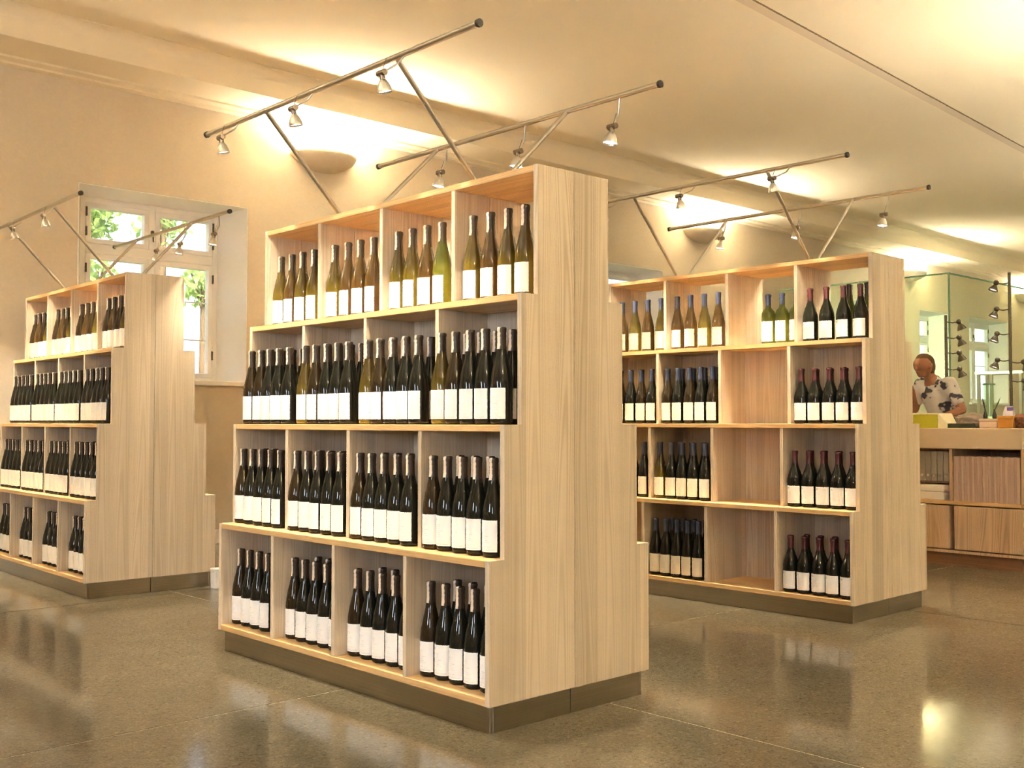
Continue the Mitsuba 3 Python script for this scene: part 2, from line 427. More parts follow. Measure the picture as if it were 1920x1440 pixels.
def rack_parts():
    out = []
    step = []
    for k in range(4): step += [(D[k], Z[k]), (D[k], Z[k + 1])]
    for s in (-1, 1):
        poly = Polygon([(s * .0012, Z[0])] + [(s * y, z) for y, z in step] + [(s * .0012, Z[4])])
        for (xa, xb) in ((-.02, 0.0), (-L, -L + .02)):
            out.append(('end_panel', lambda poly=poly, xa=xa, xb=xb: extrude_x(poly if poly.exterior.is_ccw else Polygon(list(poly.exterior.coords)[::-1]), xa, xb), 'ash_upright'))
        for k in range(5):
            depth = D[max(k - 1, 0)] if k else D[0]
            z1 = Z[k] + TB if k == 0 else Z[k]
            out.append(('shelf_board', lambda depth=depth, z1=z1, s=s: cbox(-L + .02, -.02, s * .001, s * depth, z1 - TB, z1, .0015), 'ash_shelf'))
        for k in range(4):
            z0 = Z[k] + (TB if k == 0 else 0)
            z1 = Z[k + 1] - TB
            for j in (1, 2, 3):
                x = -L + j * W
                out.append(('divider', lambda x=x, z0=z0, z1=z1, k=k, s=s: cbox(x - .0095, x + .0095, s * (.001 if k == 3 else .014), s * (D[k] - .001), z0, z1, .0012), 'ash_upright'))
            if k < 3:
                out.append(('back_panel', lambda z0=z0, z1=z1, s=s: cbox(-L + .02, -.02, s * .002, s * .014, z0, z1), 'ash_upright'))
    rc = .02
    P = lambda *b: ('plinth_panel', lambda: cbox(*b, 0, Z[0], .001), 'brushed_steel')
    out += [P(-L + rc, -rc, -D[0] + rc, -D[0] + rc + .012), P(-L + rc, -rc, D[0] - rc - .012, D[0] - rc)]
    for xa, xb in ((-rc - .012, -rc), (-L + rc, -L + rc + .012)):
        out += [P(xa, xb, -D[0] + rc + .013, -.002), P(xa, xb, .002, D[0] - rc - .013)]
    return out


RL = {'central': 'tall stepped ash wood wine rack in the middle, full of dark bottles', 'window': 'stepped ash wood wine rack in front of the white window',
      'counter': 'stepped ash wood wine rack with an empty bay, in front of the counter', 'rear': 'stepped ash wood wine rack standing behind the central rack'}
for r in RACKS:
    t = thing('wine_rack', RL[r], 'wine rack', 'stepped wine racks')
    RACKS[r] = RACKS[r] + (t,)
    for i, (nm, b, mat) in enumerate(rack_parts()):
        d = shared(f'rack{i}', b, mat); d['to_world'] = pose_of(r)
        put(nm, d, t)

# ------------------------------------------------------------------ track lights standing on the racks
TRACKS = {'central': [(-1, .405, 2.218, -1.815, -.03, (-1.325, -.455), (-1.60, -1.03, -.46)), (1, .395, 2.180, -1.65, .045, (-1.21, -.41), (-1.20, -.70, -.19))],
          'counter': [(-1, .428, 2.245, -1.626, .008, (-1.31, -.432), (-1.48, -.93, -.35)), (1, .425, 2.218, -1.712, .011, (-1.27, -.42), (-1.33, -.80, -.26))],
          'window': [(-1, .407, 2.230, -1.85, -.07, (-1.345, -.51), (-1.56, -1.10, -.53)), (1, .345, 2.186, -1.49, .21, (-1.11, -.275), (-.78, -.43, .03))],
          'rear': [(-1, .41, 2.20, -1.75, -.02, (-1.32, -.45), (-1.4, -.9, -.25)), (1, .41, 2.20, -1.75, -.02, (-1.32, -.45), (-1.4, -.9, -.25))]}
spot_n = 0
for r, rails in TRACKS.items():
    ps = pose_of(r)
    for sg, dy, zz, xa, xb, sx, lx in rails:
        y = sg * dy
        side = 'over the labelled side' if sg < 0 else 'over the reverse side'
        t = thing('track_light', f'slim steel light rail on V struts, {side} of the {RACKS[r][1]}', 'track light', 'light rails on the wine racks')
        obj('rail', rod((xa, y, zz), (xb, y, zz), .0105, 14), 'satin_rod', t, 40, ps)
        for xe, dx in ((xa, -.012), (xb, .012)):
            obj('end_cap', rod((xe, y, zz), (xe + dx, y, zz), .0135, 14), 'black_plastic', t, 40, ps, label='black end cap')
        for x in sx:
            obj('strut', rod((x, sg * .01, Z[4]), (x, y, zz), .009, 12), 'satin_rod', t, 40, ps)
            obj('foot_plate', join([rod((x, sg * .012, Z[4]), (x, sg * .012, Z[4] + .006), .02, 16)]), 'satin_rod', t, 40, ps)
        for x in lx:
            # lamp: stem, knuckle, reflector cup
            drop = .055 if sg < 0 else .115
            kn = np.array([x - .03 * sg * -1, y + sg * (.035 if sg < 0 else -.02), zz - drop])
            aim = np.array([x, sg * .20, .95]) - kn; aim /= np.linalg.norm(aim)
            s = put('spotlight', ply(tube([(x + .05, y, zz - .008), (x + .035, y + sg * .01, zz - drop * .55), kn], .0035), 'satin_rod'), t); scene[s]['to_world'] = ps
            k_ = join([rod(kn - np.array([.02, 0, 0]), kn + np.array([.02, 0, 0]), .011, 14), rod(kn, kn + aim * .03, .010, 12), rod(kn, kn + np.array([.012, .01, .05]), .0014, 6)])
            obj('knuckle', k_, 'dark_chrome', s, 40, ps)
            m, uv = lathe([(.009, .022), (.013, .026), (.021, .040), (.0255, .056), (.027, .066), (.0262, .066), (.024, .056), (.018, .041), (.010, .030)], 22)
            m.apply_transform(frame_to(kn, kn + aim))
            obj('reflector', m, 'chrome', s, True, ps)
            m, uv = lathe([(.0, .0605), (.0249, .0600)], 18)
            m.apply_transform(frame_to(kn, kn + aim)); m.invert()
            d = ply(m, 'white_paint'); d['to_world'] = ps
            n0 = np.array(m.face_normals).mean(0)
            if n0 @ aim < 0:
                m.invert(); d = ply(m, 'white_paint'); d['to_world'] = ps
            d['emitter'] = area((34 * K, 29 * K, 22 * K), 0.03)
            put('bulb', d, s)
            o = np.array(ps @ mi.ScalarPoint3f(*(kn + aim * .07))).ravel(); q = np.array(ps @ mi.ScalarPoint3f(*(kn + aim))).ravel()
            scene[f'spot_beam_{spot_n}'] = {'type': 'spot', 'to_world': T().look_at(origin=o.tolist(), target=q.tolist(), up=[0.3, 1, 0.1]), 'intensity': rgb(*SPOT), 'cutoff_angle': 36.0, 'beam_width': 14.0, 'sampling_weight': 0.7}
            spot_n += 1

# ------------------------------------------------------------------ wall uplighters
for i, (x, y, s) in enumerate([(XW, 2.50, 1), (XW, 7.85, 1), (XW, 13.1, 1), (XW, -2.85, 1), (XW, 17.4, 1), (XE, -2.85, -1), (XE, 2.5, -1), (XE, 7.85, -1), (XE, 13.1, -1)]):  # the far-corner one is added to brighten the back of the room
    lab = ['beige half-bowl wall uplighter beside the white window, above the central rack', 'half-bowl wall uplighter above the counter rack', 'half-bowl wall uplighter hidden behind the counter rack',
           'half-bowl wall uplighter near the viewer on the window wall', 'added half-bowl wall uplighter at the far corner beyond the display frame', 'half-bowl uplighter opposite, near the viewer', 'half-bowl uplighter opposite the white window', 'half-bowl uplighter opposite the counter', 'half-bowl uplighter opposite, at the far side'][i]
    t = thing('wall_uplighter', lab, 'wall lamp', 'wall uplighters')
    n, vs, fs = 28, [], []
    prof = [(1.0, .0), (.985, -.018), (.90, -.055), (.72, -.092), (.45, -.122), (.18, -.138), (.0, -.142)]
    zr = 3.262
    ang = np.linspace(-math.pi / 2, math.pi / 2, n)
    for rr, zz in prof: vs += [(x + s * .27 * rr * math.cos(a), y + .315 * rr * math.sin(a), zr + zz) for a in ang]
    for rr, zz in reversed([(.95, .0), (.93, -.018), (.84, -.05), (.66, -.083), (.40, -.108), (.15, -.12), (0, -.122)]): vs += [(x + s * .27 * rr * math.cos(a), y + .315 * rr * math.sin(a), zr + zz) for a in ang]
    m_ = 14
    for j in range(m_):
        for k in range(n - 1):
            a, b, c, d_ = j * n + k, j * n + k + 1, ((j + 1) % m_) * n + k + 1, ((j + 1) % m_) * n + k
            fs += [(a, b, c), (a, c, d_)]
    obj('bowl', trimesh.Trimesh(vs, fs, process=False), 'wall_plaster', t, True)
    v = [[x + s * .03, y - .14, zr - .012], [x + s * .13, y - .14, zr - .055], [x + s * .13, y + .14, zr - .055], [x + s * .03, y + .14, zr - .012]]
    d = ply(trimesh.Trimesh(v, [[0, 1, 2], [0, 2, 3]] if s > 0 else [[0, 2, 1], [0, 3, 2]], process=False), 'white_paint'); d['emitter'] = area(UPLIGHT, 6.0 if i in (0, 1, 2, 4) else 2.5)
    put('lamp', d, t)

# ------------------------------------------------------------------ floor uplighters added outside the frame to brighten the ceiling
for i, (x, y) in enumerate(((0.75, 4.9), (2.9, 0.6), (0.5, 9.2), (-1.6, -3.6), (3.4, -3.4))):
    t = thing('added_floor_uplighter', f'added slim steel floor uplighter, {["beside the counter", "in the open aisle before the central rack", "beyond the counter end", "in the aisle before the window rack", "behind the viewer"][i]}', 'added floor lamp', 'added floor uplighters')
    obj('base', rod((x, y, 0), (x, y, .025), .15, 28), 'satin_rod', t, 40)
    obj('pole', rod((x, y, .025), (x, y, 1.86), .014, 14), 'satin_rod', t, 40)
    m, uv = lathe([(0, 1.85), (.05, 1.855), (.12, 1.89), (.165, 1.95), (.16, 1.95), (.115, 1.90), (.05, 1.868), (0, 1.865)], 30); m.apply_translation((x, y, 0))
    obj('bowl', m, 'satin_rod', t, True)
    m, uv = lathe([(0, 1.915), (.11, 1.915)], 24); m.apply_translation((x, y, 0))
    if np.array(m.face_normals)[:, 2].mean() < 0: m.invert()
    d = ply(m, 'white_paint'); d['emitter'] = area(CEILING_FILL, 3.0)
    put('lamp', d, t)

# ------------------------------------------------------------------ bottles
def flute(h, r):
    return [(0, 0), (r * .80, 0), (r * .97, .004), (r, .012), (r, h * .40), (r * .985, h * .44), (r * .93, h * .50), (r * .82, h * .57), (r * .66, h * .645), (r * .53, h * .71), (r * .435, h * .775), (r * .40, h * .83), (r * .40, h * .955), (r * .43, h * .96), (r * .43, h * .99), (r * .36, h), (0, h)]


def burgundy(h, r):
    return [(0, 0), (r * .80, 0), (r * .97, .004), (r, .012), (r, h * .45), (r * .97, h * .50), (r * .88, h * .56), (r * .70, h * .635), (r * .52, h * .70), (r * .40, h * .76), (r * .36, h * .82), (r * .36, h * .95), (r * .41, h * .955), (r * .41, h * .985), (r * .34, h), (0, h)]


def bordeaux(h, r):
    return [(0, 0), (r * .80, 0), (r * .97, .004), (r, .012), (r, h * .58), (r * .97, h * .62), (r * .84, h * .665), (r * .60, h * .705), (r * .44, h * .735), (r * .38, h * .78), (r * .38, h * .95), (r * .43, h * .955), (r * .43, h * .985), (r * .36, h), (0, h)]


SHAPES = {'flute': (flute, .315, .0365), 'burgundy': (burgundy, .283, .0388), 'bordeaux': (bordeaux, .275, .037)}


def radius_at(prof, z): return float(np.interp(z, [q[1] for q in prof[3:]], [q[0] for q in prof[3:]]))


def bottle_pieces(kind):
    fn, h, r = SHAPES[kind]
    prof = fn(h, r)
    zc = h * .775
    zs = [zc] + [q[1] for q in prof if zc < q[1] < h * .999]
    cap = [(radius_at(prof, z) + .0006, z) for z in zs] + [(prof[-2][0] + .0006, h + .0006), (0, h + .0008)]
    lo, hi, half = .018, h * (.375 if kind != 'bordeaux' else .46), math.radians(62)
    v, uv, f, n = [], [], [], 12
    for i in range(n + 1):
        a = -math.pi / 2 - half + 2 * half * i / n
        for z, vv in ((lo, 0), (hi, 1)): v.append(((r + .0011) * math.cos(a), (r + .0011) * math.sin(a), z)); uv.append((i / n, vv))
    for i in range(n): f += [(2 * i, 2 * i + 2, 2 * i + 3), (2 * i, 2 * i + 3, 2 * i + 1)]
    return (lathe(prof, 26), lathe(cap, 22), (trimesh.Trimesh(v, f, process=False), np.array(uv)))


PIECES = {k: bottle_pieces(k) for k in SHAPES}
LOOKS = {'dark': (GLASS_DARK, 'dark wine bottle'), 'brown': (GLASS_BROWN, 'dark wine bottle'), 'olive': (GLASS_OLIVE, 'olive glass bottle'), 'amber': (GLASS_AMBER, 'amber glass bottle'), 'green': (GLASS_GREEN, 'green wine bottle')}
ORD = ['first', 'second', 'third', 'fourth', 'fifth', 'sixth', 'seventh']
SHELF = ['lowest shelf', 'second shelf', 'third shelf', 'top shelf']
rb = random.Random(11)
n_bottles = 0


def bottle(rack, tier, bay, row, i, x, y, kind='flute', look='dark', cap='capsule_cream', paper='paper_label', side=''):
    global n_bottles
    n_bottles += 1
    px, py, pa = RACKS[rack][0]
    glass, word = LOOKS[look]
    if kind == 'burgundy': word = 'red capped bottle'
    elif cap == 'capsule_blue' and look in ('dark', 'brown'): word = 'blue capped bottle'
    nm = RACKS[rack][1]
    where = f'{ORD[i]} from window end, {row} row, {ORD[bay]} bay, {SHELF[tier]}, {nm}' if not side else f'{ORD[i]} on the {side}, {ORD[bay]} bay, {SHELF[tier]}, {nm}'
    t = thing('wine_bottle', f'{word} {where}', 'bottle', f'bottles in the {ORD[bay]} bay on the {SHELF[tier]} of the {nm}')
    z = Z[tier] + (TB if tier == 0 else 0) + .0004
    to = T().translate([px, py, 0]).rotate([0, 0, 1], math.degrees(pa)).translate([x + rb.uniform(-.0015, .0015), y + rb.uniform(-.002, .002), z]).rotate([0, 0, 1], rb.uniform(-7, 7) + (180 if side else 0))
    for part, (m, uv), mat in zip(('glass', 'capsule', 'paper_label'), PIECES[kind], (glass, cap, paper)):
        kk = f'{kind}|{part}|{mat}'
        d = shared(kk, lambda: (m, uv), mat, True); d['to_world'] = to
        put(part, d, t)


def row(rack, tier, bay, name, x0, dx, n, y, kind='flute', looks=('dark',), start=0, **kw):
    base = -L + bay * W
    for i in range(n): bottle(rack, tier, bay, name, i + start, base + x0 + dx * i, y, kind, looks[i % len(looks)], **kw)


OLV = ('olive', 'amber', 'olive', 'olive')
for b in range(4):
    row('central', 0, b, 'front', .044, .077, 5 if b else 4, -.300, looks=('brown', 'dark', 'dark', 'dark', 'dark'))
    if b: row('central', 0, b, 'back', .082, .079, 4, -.215)
    row('central', 1, b, 'front', .046, .0765, 5, -.293, looks=('brown', 'dark', 'dark', 'dark', 'dark'))
    row('central', 1, b, 'back', .074 + .003 * b, .078, 4 if b else 2, -.205)
    row('central', 2, b, 'front', .042, .0765, 5, -.255, looks=('olive' if b else 'brown', 'brown', 'dark', 'dark', 'dark'))
    row('central', 2, b, 'back', .076, .078, 4, -.170)
    row('central', 3, b, 'front', .052 if b in (0, 3) else .045, .089, 4, -.118, looks=(OLV, ('olive', 'amber', 'amber', 'amber'), ('olive', 'olive', 'amber', 'green'), ('olive', 'amber', 'olive', 'olive'))[b])
for b in range(4):
    c = dict(paper='paper_label_cream')
    row('window', 0, b, 'front', .044, .077, 4, -.295, **c)
    row('window', 1, b, 'front', .046, .0765, 5, -.290, **c)
    row('window', 1, b, 'back', .080, .078, 3, -.205, **c)
    row('window', 2, b, 'front', .044, .0765, 5, -.235, **c)
    row('window', 2, b, 'back', .080, .078, 3, -.150, **c)
    row('window', 3, b, 'front', .048, .088, 4, -.118, looks=('brown', 'amber', 'brown', 'olive'), **c)
BL, RD = dict(cap='capsule_blue', paper='paper_label_cream'), dict(kind='burgundy', cap='capsule_red')
row('counter', 0, 1, 'front', .048, .074, 5, -.320, **BL); row('counter', 0, 1, 'back', .105, .076, 4, -.240, **BL)
row('counter', 0, 3, 'front', .050, .0795, 5, -.318, **RD); row('counter', 0, 3, 'back', .088, .0805, 3, -.228, **RD)
row('counter', 1, 0, 'front', .20, .080, 3, -.275, **BL)
row('counter', 1, 1, 'front', .046, .0785, 5, -.275, looks=('olive', 'dark', 'dark', 'dark', 'dark'), **BL); row('counter', 1, 1, 'back', .125, .080, 4, -.190, **BL)
row('counter', 1, 3, 'front', .046, .0805, 5, -.265, **RD); row('counter', 1, 3, 'back', .086, .0805, 3, -.178, **RD)
row('counter', 2, 0, 'front', .125, .080, 4, -.205, looks=('brown', 'dark'), **BL)
row('counter', 2, 1, 'front', .046, .0785, 5, -.205, looks=('brown', 'dark'), **BL); row('counter', 2, 1, 'back', .085, .080, 4, -.120, **BL)
row('counter', 2, 3, 'front', .046, .0805, 5, -.198, **RD); row('counter', 2, 3, 'back', .086, .0805, 3, -.112, **RD)
row('counter', 3, 0, 'front', .055, .100, 4, -.105, looks=('amber', 'olive'), **BL)
row('counter', 3, 1, 'front', .045, .096, 4, -.110, looks=('amber', 'amber', 'olive', 'amber'), **BL)
row('counter', 3, 2, 'front', .225, .086, 3, -.105, kind='bordeaux', looks=('green',), cap='capsule_blue', paper='paper_label')
row('counter', 3, 3, 'front', .052, .095, 4, -.112, **RD)
for i, x in enumerate((.16, .26, .36)): bottle('counter', 3, 3, 'reverse', i, -L + 3 * W + x, .10, look='green', side='reverse side')
for i, x in enumerate((.24, .36)): bottle('counter', 3, 0, 'reverse', i, -L + x, .10, look='brown', side='reverse side')
bottle('central', 1, 3, 'reverse', 0, -.066, .300, look='dark', side='reverse side')
bottle('window', 2, 3, 'reverse', 0, -.066, .232, look='dark', side='reverse side')
bottle('window', 1, 3, 'reverse', 0, -.066, .302, look='dark', side='reverse side')
print('bottles', n_bottles)

# ------------------------------------------------------------------ counter
matte('counter_stone', proc(lambda p, n, uv: mix((0.60, 0.47, 0.31), (0.66, 0.52, 0.35), fbm(p.x * 6, p.z * 6, p.y * 6))))
principled('dark_wood', proc(wood_fn('x', (0.17, 0.085, 0.04), (0.10, 0.05, 0.022))), 0.5)
CX0, CX1, CY0, CY1 = -2.7, -0.325, 4.50, 5.15
ct = thing('service_counter', 'long beige topped wooden counter with open shelf and drawers behind the rack', 'counter')
obj('worktop', cbox(CX0, CX1, CY0, CY1, .785, .925, .006), 'counter_stone', ct)
obj('shelf_board', cbox(CX0, CX1 - .02, CY0 + .01, CY1 - .02, .410, .434, .002), 'ash_shelf', ct)
obj('back_panel', cbox(CX0, CX1 - .02, CY1 - .03, CY1 - .01, .09, .785), 'ash_counter', ct)
obj('plinth', cbox(CX0, CX1 - .03, CY0 + .04, CY1 - .05, 0, .085), 'dark_wood', ct)
obj('base_board', cbox(CX0, CX1, CY0 + .012, CY1 - .02, .085, .105, .002), 'ash_counter', ct)
for x in (CX0, -2.1, -1.45, -.815, CX1 - .02):
    obj('divider', cbox(x, x + .02, CY0 + .012, CY1 - .03, .434, .785, .001), 'ash_counter', ct)
for x0, x1 in ((CX0, -2.105), (-2.095, -1.455), (-1.445, -.812), (-.788, CX1 - .005)):
    d = obj('drawer', cbox(x0 + .004, x1 - .004, CY0 + .005, CY1 - .06, .112, .402, .003), 'ash_counter', ct)
obj('inner_shelf', cbox(-1.43, -.815, CY0 + .05, CY1 - .03, .548, .560, .001), 'dark_wood', ct)
rk = random.Random(3)
bk_mats = [matte(f'book_cloth_{i}', proc(lambda p, n, uv, c=c: mi.Color3f(*c) * (0.85 + 0.3 * noise(p.x * 300, p.z * 8, 2)))) for i, c in enumerate(((0.46, 0.32, 0.24), (0.50, 0.36, 0.28), (0.43, 0.29, 0.22), (0.52, 0.39, 0.29)))]
NTH = ORD + ['eighth', 'ninth', 'tenth', 'eleventh', 'twelfth', 'thirteenth', 'fourteenth', 'fifteenth', 'sixteenth', 'seventeenth', 'eighteenth', 'nineteenth', 'twentieth']
def nth(i): return NTH[i] if i < 20 else 'twenty-' + ORD[i - 20]


x = -.790
i = 0
while x < CX1 - .045:
    w_, h_ = rk.uniform(.0165, .0195), rk.uniform(.296, .304)
    y0 = CY0 + .022 + rk.uniform(0, .006)
    b = thing('book', f'pinkish beige book spine, {nth(i)} from the divider beside the folders, on the counter shelf', 'book', 'books in the row under the counter top')
    obj('cover', join([cbox(x, x + .002, y0, y0 + .20, .434, .434 + h_), cbox(x + w_ - .0028, x + w_ - .0008, y0, y0 + .20, .434, .434 + h_), cbox(x, x + w_ - .0008, y0, y0 + .002, .434, .434 + h_)]), bk_mats[i % 4], b)
    obj('pages', cbox(x + .002, x + w_ - .0028, y0 + .002, y0 + .195, .438, .430 + h_), 'paper_white' if 'paper_white' in scene else matte('paper_white', (0.78, 0.72, 0.60)), b)
    x += w_; i += 1
principled('grey_folder', (0.27, 0.25, 0.20), 0.5)
for i, x in enumerate(np.arange(-1.05, -.86, .043)):
    f_ = thing('folder', f'grey ring folder under the counter, {ORD[i]} of the five beside the beige books', 'folder', 'grey folders under the counter top')
    obj('case', cbox(x, x + .040, CY0 + .06, CY0 + .30, .560, .765, .003), 'grey_folder', f_)
    obj('ring', join([rod((x + .02, CY0 + .0605, .60), (x + .02, CY0 + .058, .60), .009, 14)]), 'chrome', f_)
pk = thing('paper_stack', 'cream stack of paper lying on the counter shelf below the grey folders', 'paper stack')
obj('ream', cbox(-1.14, -.865, CY0 + .03, CY0 + .27, .434, .488, .004), 'paper_white', pk)
obj('ream', cbox(-1.15, -.862, CY0 + .032, CY0 + .27, .4885, .538, .004), 'paper_white', pk)

# things on the counter
ZT = .9252
matte('chartreuse_card', (0.45, 0.44, 0.05)); matte('cream_card', (0.85, 0.78, 0.55))
c = thing('carton', 'open yellow-green cardboard carton with cream side at the counter edge by the rack', 'carton')
cx, cy = -1.02, 4.62
obj('front_flap', cbox(cx - .10, cx + .08, cy, cy + .004, ZT, ZT + .092, .001), 'chartreuse_card', c)
obj('rim', cbox(cx - .10, cx + .08, cy - .002, cy + .006, ZT + .092, ZT + .102, .001), 'cream_card', c)
obj('side_flap', trimesh.convex.convex_hull(np.array([(cx + .08, cy, ZT), (cx + .084, cy, ZT), (cx + .08, cy, ZT + .10), (cx + .084, cy, ZT + .10), (cx + .155, cy + .02, ZT), (cx + .159, cy + .02, ZT), (cx + .10, cy + .16, ZT + .10), (cx + .104, cy + .16, ZT + .10), (cx + .15, cy + .16, ZT), (cx + .154, cy + .16, ZT)])), 'cream_card', c)
obj('back_flap', cbox(cx - .10, cx + .10, cy + .15, cy + .154, ZT, ZT + .09, .001), 'cream_card', c)
matte('taupe_cloth', proc(lambda p, n, uv: mix((0.16, 0.12, 0.09), (0.48, 0.40, 0.32), fbm(p.x * 32, p.z * 40, p.y * 32))))
principled('dark_green_lacquer', (0.03, 0.045, 0.03), 0.3)
t_ = thing('serving_tray', 'dark green tray on the counter under the crumpled cloth', 'tray')
obj('base', cbox(-.85, -.70, 4.60, 4.80, ZT, ZT + .012, .004), 'dark_green_lacquer', t_)
obj('rim', join([cbox(-.86, -.69, 4.59, 4.60, ZT, ZT + .03, .003), cbox(-.86, -.69, 4.80, 4.81, ZT, ZT + .03, .003), cbox(-.86, -.85, 4.60, 4.80, ZT, ZT + .03, .003), cbox(-.70, -.69, 4.60, 4.80, ZT, ZT + .03, .003)]), 'dark_green_lacquer', t_)
m = trimesh.creation.icosphere(4, 1.0)
v = np.array(m.vertices)
v *= (0.75 + 0.5 * meshkit.fbm(v * 2.2, 3, 4))[:, None]
v[:, 2] = np.clip(v[:, 2], -.55, None)
v = v * (.115, .085, .055) + (-.73, 4.70, ZT + .044)
ck = obj('cloth', trimesh.Trimesh(v, m.faces, process=False), 'taupe_cloth', smooth=True)
tag(ck, 'crumpled taupe cloth heaped in the dark tray on the counter', 'cloth')
matte('pale_pink_card', (0.72, 0.58, 0.45)); matte('orange_card', (0.55, 0.28, 0.07)); principled('white_bag', (0.80, 0.77, 0.85), 0.5); matte('violet_print', (0.26, 0.20, 0.55))
k = thing('gift_box', 'low pale pink box on the counter beneath the two dark vases', 'box')
obj('body', cbox(-.655, -.535, 4.62, 4.72, ZT, ZT + .045, .003), 'pale_pink_card', k)
obj('lid', cbox(-.658, -.532, 4.617, 4.723, ZT + .045, ZT + .062, .003), 'pale_pink_card', k)
k = thing('gift_box', 'orange brown box on the counter below the white and violet bag', 'box')
obj('body', cbox(-.525, -.425, 4.60, 4.70, ZT, ZT + .060, .003), 'orange_card', k)
obj('lid', cbox(-.528, -.422, 4.597, 4.703, ZT + .060, ZT + .080, .003), 'orange_card', k)
k = thing('paper_bag', 'small white and violet bag standing on the orange box', 'bag')
obj('pouch', trimesh.convex.convex_hull(np.array([(-.505, 4.63, ZT + .0805), (-.435, 4.63, ZT + .0805), (-.505, 4.67, ZT + .0805), (-.435, 4.67, ZT + .0805), (-.495, 4.648, ZT + .145), (-.445, 4.648, ZT + .145), (-.495, 4.653, ZT + .145), (-.445, 4.653, ZT + .145)])), 'white_bag', k)
obj('band', cbox(-.478, -.44, 4.637, 4.65, ZT + .115, ZT + .138, .002), 'violet_print', k)
principled('black_ceramic', (0.02, 0.02, 0.018), 0.25); matte('leaf_blade', (0.10, 0.16, 0.04))
for i, (x, y, lean) in enumerate(((-.632, 4.665, -.02), (-.575, 4.675, .045))):
    k = thing('bud_vase', ['slim black vase with a dark upright blade on the pink box', 'slim black vase with a green leaning blade on the pink box'][i], 'vase')
    m, uv = lathe([(0, 0), (.011, 0), (.014, .01), (.013, .025), (.006, .05), (.005, .06), (.006, .064), (.004, .064), (0, .05)], 16)
    m.apply_translation((x, y, ZT + .0622))
    obj('body', m, 'black_ceramic', k, True)
    z0 = ZT + .115
    obj('blade', trimesh.convex.convex_hull(np.array([(x - .003, y, z0), (x + .003, y, z0), (x, y + .002, z0), (x + lean * .5 - .006, y, z0 + .05), (x + lean * .5 + .006, y, z0 + .05), (x + lean * .5, y + .002, z0 + .05), (x + lean, y, z0 + .095)])), 'leaf_blade' if i else 'black_ceramic', k)
matte('wicker', proc(lambda p, n, uv: mix((0.10, 0.05, 0.03), (0.30, 0.17, 0.10), noise(p.x * 140 + p.y * 140, p.z * 160))))
k = thing('bread_basket', 'dark brown wicker basket at the end of the counter', 'basket')
m, uv = lathe([(0, 0), (.060, 0), (.075, .03), (.082, .062), (.086, .066), (.086, .072), (.079, .072), (.072, .035), (.055, .008), (0, .008)], 28)
m.apply_translation((-.385 + .01, 4.60 + .09, ZT))
m.apply_scale(1.0)
obj('bowl', m, 'wicker', k, True)
matte('crust', proc(lambda p, n, uv: mix((0.20, 0.09, 0.06), (0.42, 0.22, 0.15), fbm(p.x * 60, p.y * 60, p.z * 60))))
for i, (x, y) in enumerate(((-.405, 4.66), (-.345, 4.68), (-.385, 4.735))):
    m = trimesh.creation.icosphere(3, 1.0); v = np.array(m.vertices); v *= (.88 + .24 * meshkit.fbm(v * 2, 3, 9 + i))[:, None]
    q = obj('bread_roll', trimesh.Trimesh(v * (.036, .030, .026) + (x, y, ZT + .070), m.faces, process=False), 'crust', smooth=True)
    tag(q, ['dark brown roll in the wicker basket, towards the orange box', 'dark brown roll in the wicker basket, at the counter end', 'dark brown roll at the back of the wicker basket'][i], 'bread roll', 'rolls in the wicker basket')

# ------------------------------------------------------------------ space behind the counter
# glass partition
gp = thing('glass_partition', 'tall greenish glass partition with a corner behind the counter', 'glass partition')
GX, GY, GZ = -2.87, 9.0, 2.60


def quad(a, b, c, d): return trimesh.Trimesh([a, b, c, d], [[0, 1, 2], [0, 2, 3]], process=False)


for x0, x1 in ((-3.95, -2.87), (-5.05, -3.96)):
    obj('glass_panel', quad((x0, GY, 0.01), (x1, GY, 0.01), (x1, GY, GZ), (x0, GY, GZ)), 'green_glass', gp)
    obj('top_edge', cbox(x0, x1, GY - .006, GY + .006, GZ, GZ + .018), 'glass_edge', gp)
for y0, y1 in ((9.0, 10.3), (10.31, 11.6)):
    obj('glass_panel', quad((GX, y0, 0.01), (GX, y1, 0.01), (GX, y1, GZ), (GX, y0, GZ)), 'green_glass', gp)
    obj('top_edge', cbox(GX - .006, GX + .006, y0, y1, GZ, GZ + .018), 'glass_edge', gp)
obj('corner_edge', cbox(GX - .008, GX + .008, GY - .008, GY + .008, 0, GZ + .018), 'glass_edge', gp)

# spotlight poles
principled('pole_dark', (0.10, 0.085, 0.06), 0.35, metal=0.7)


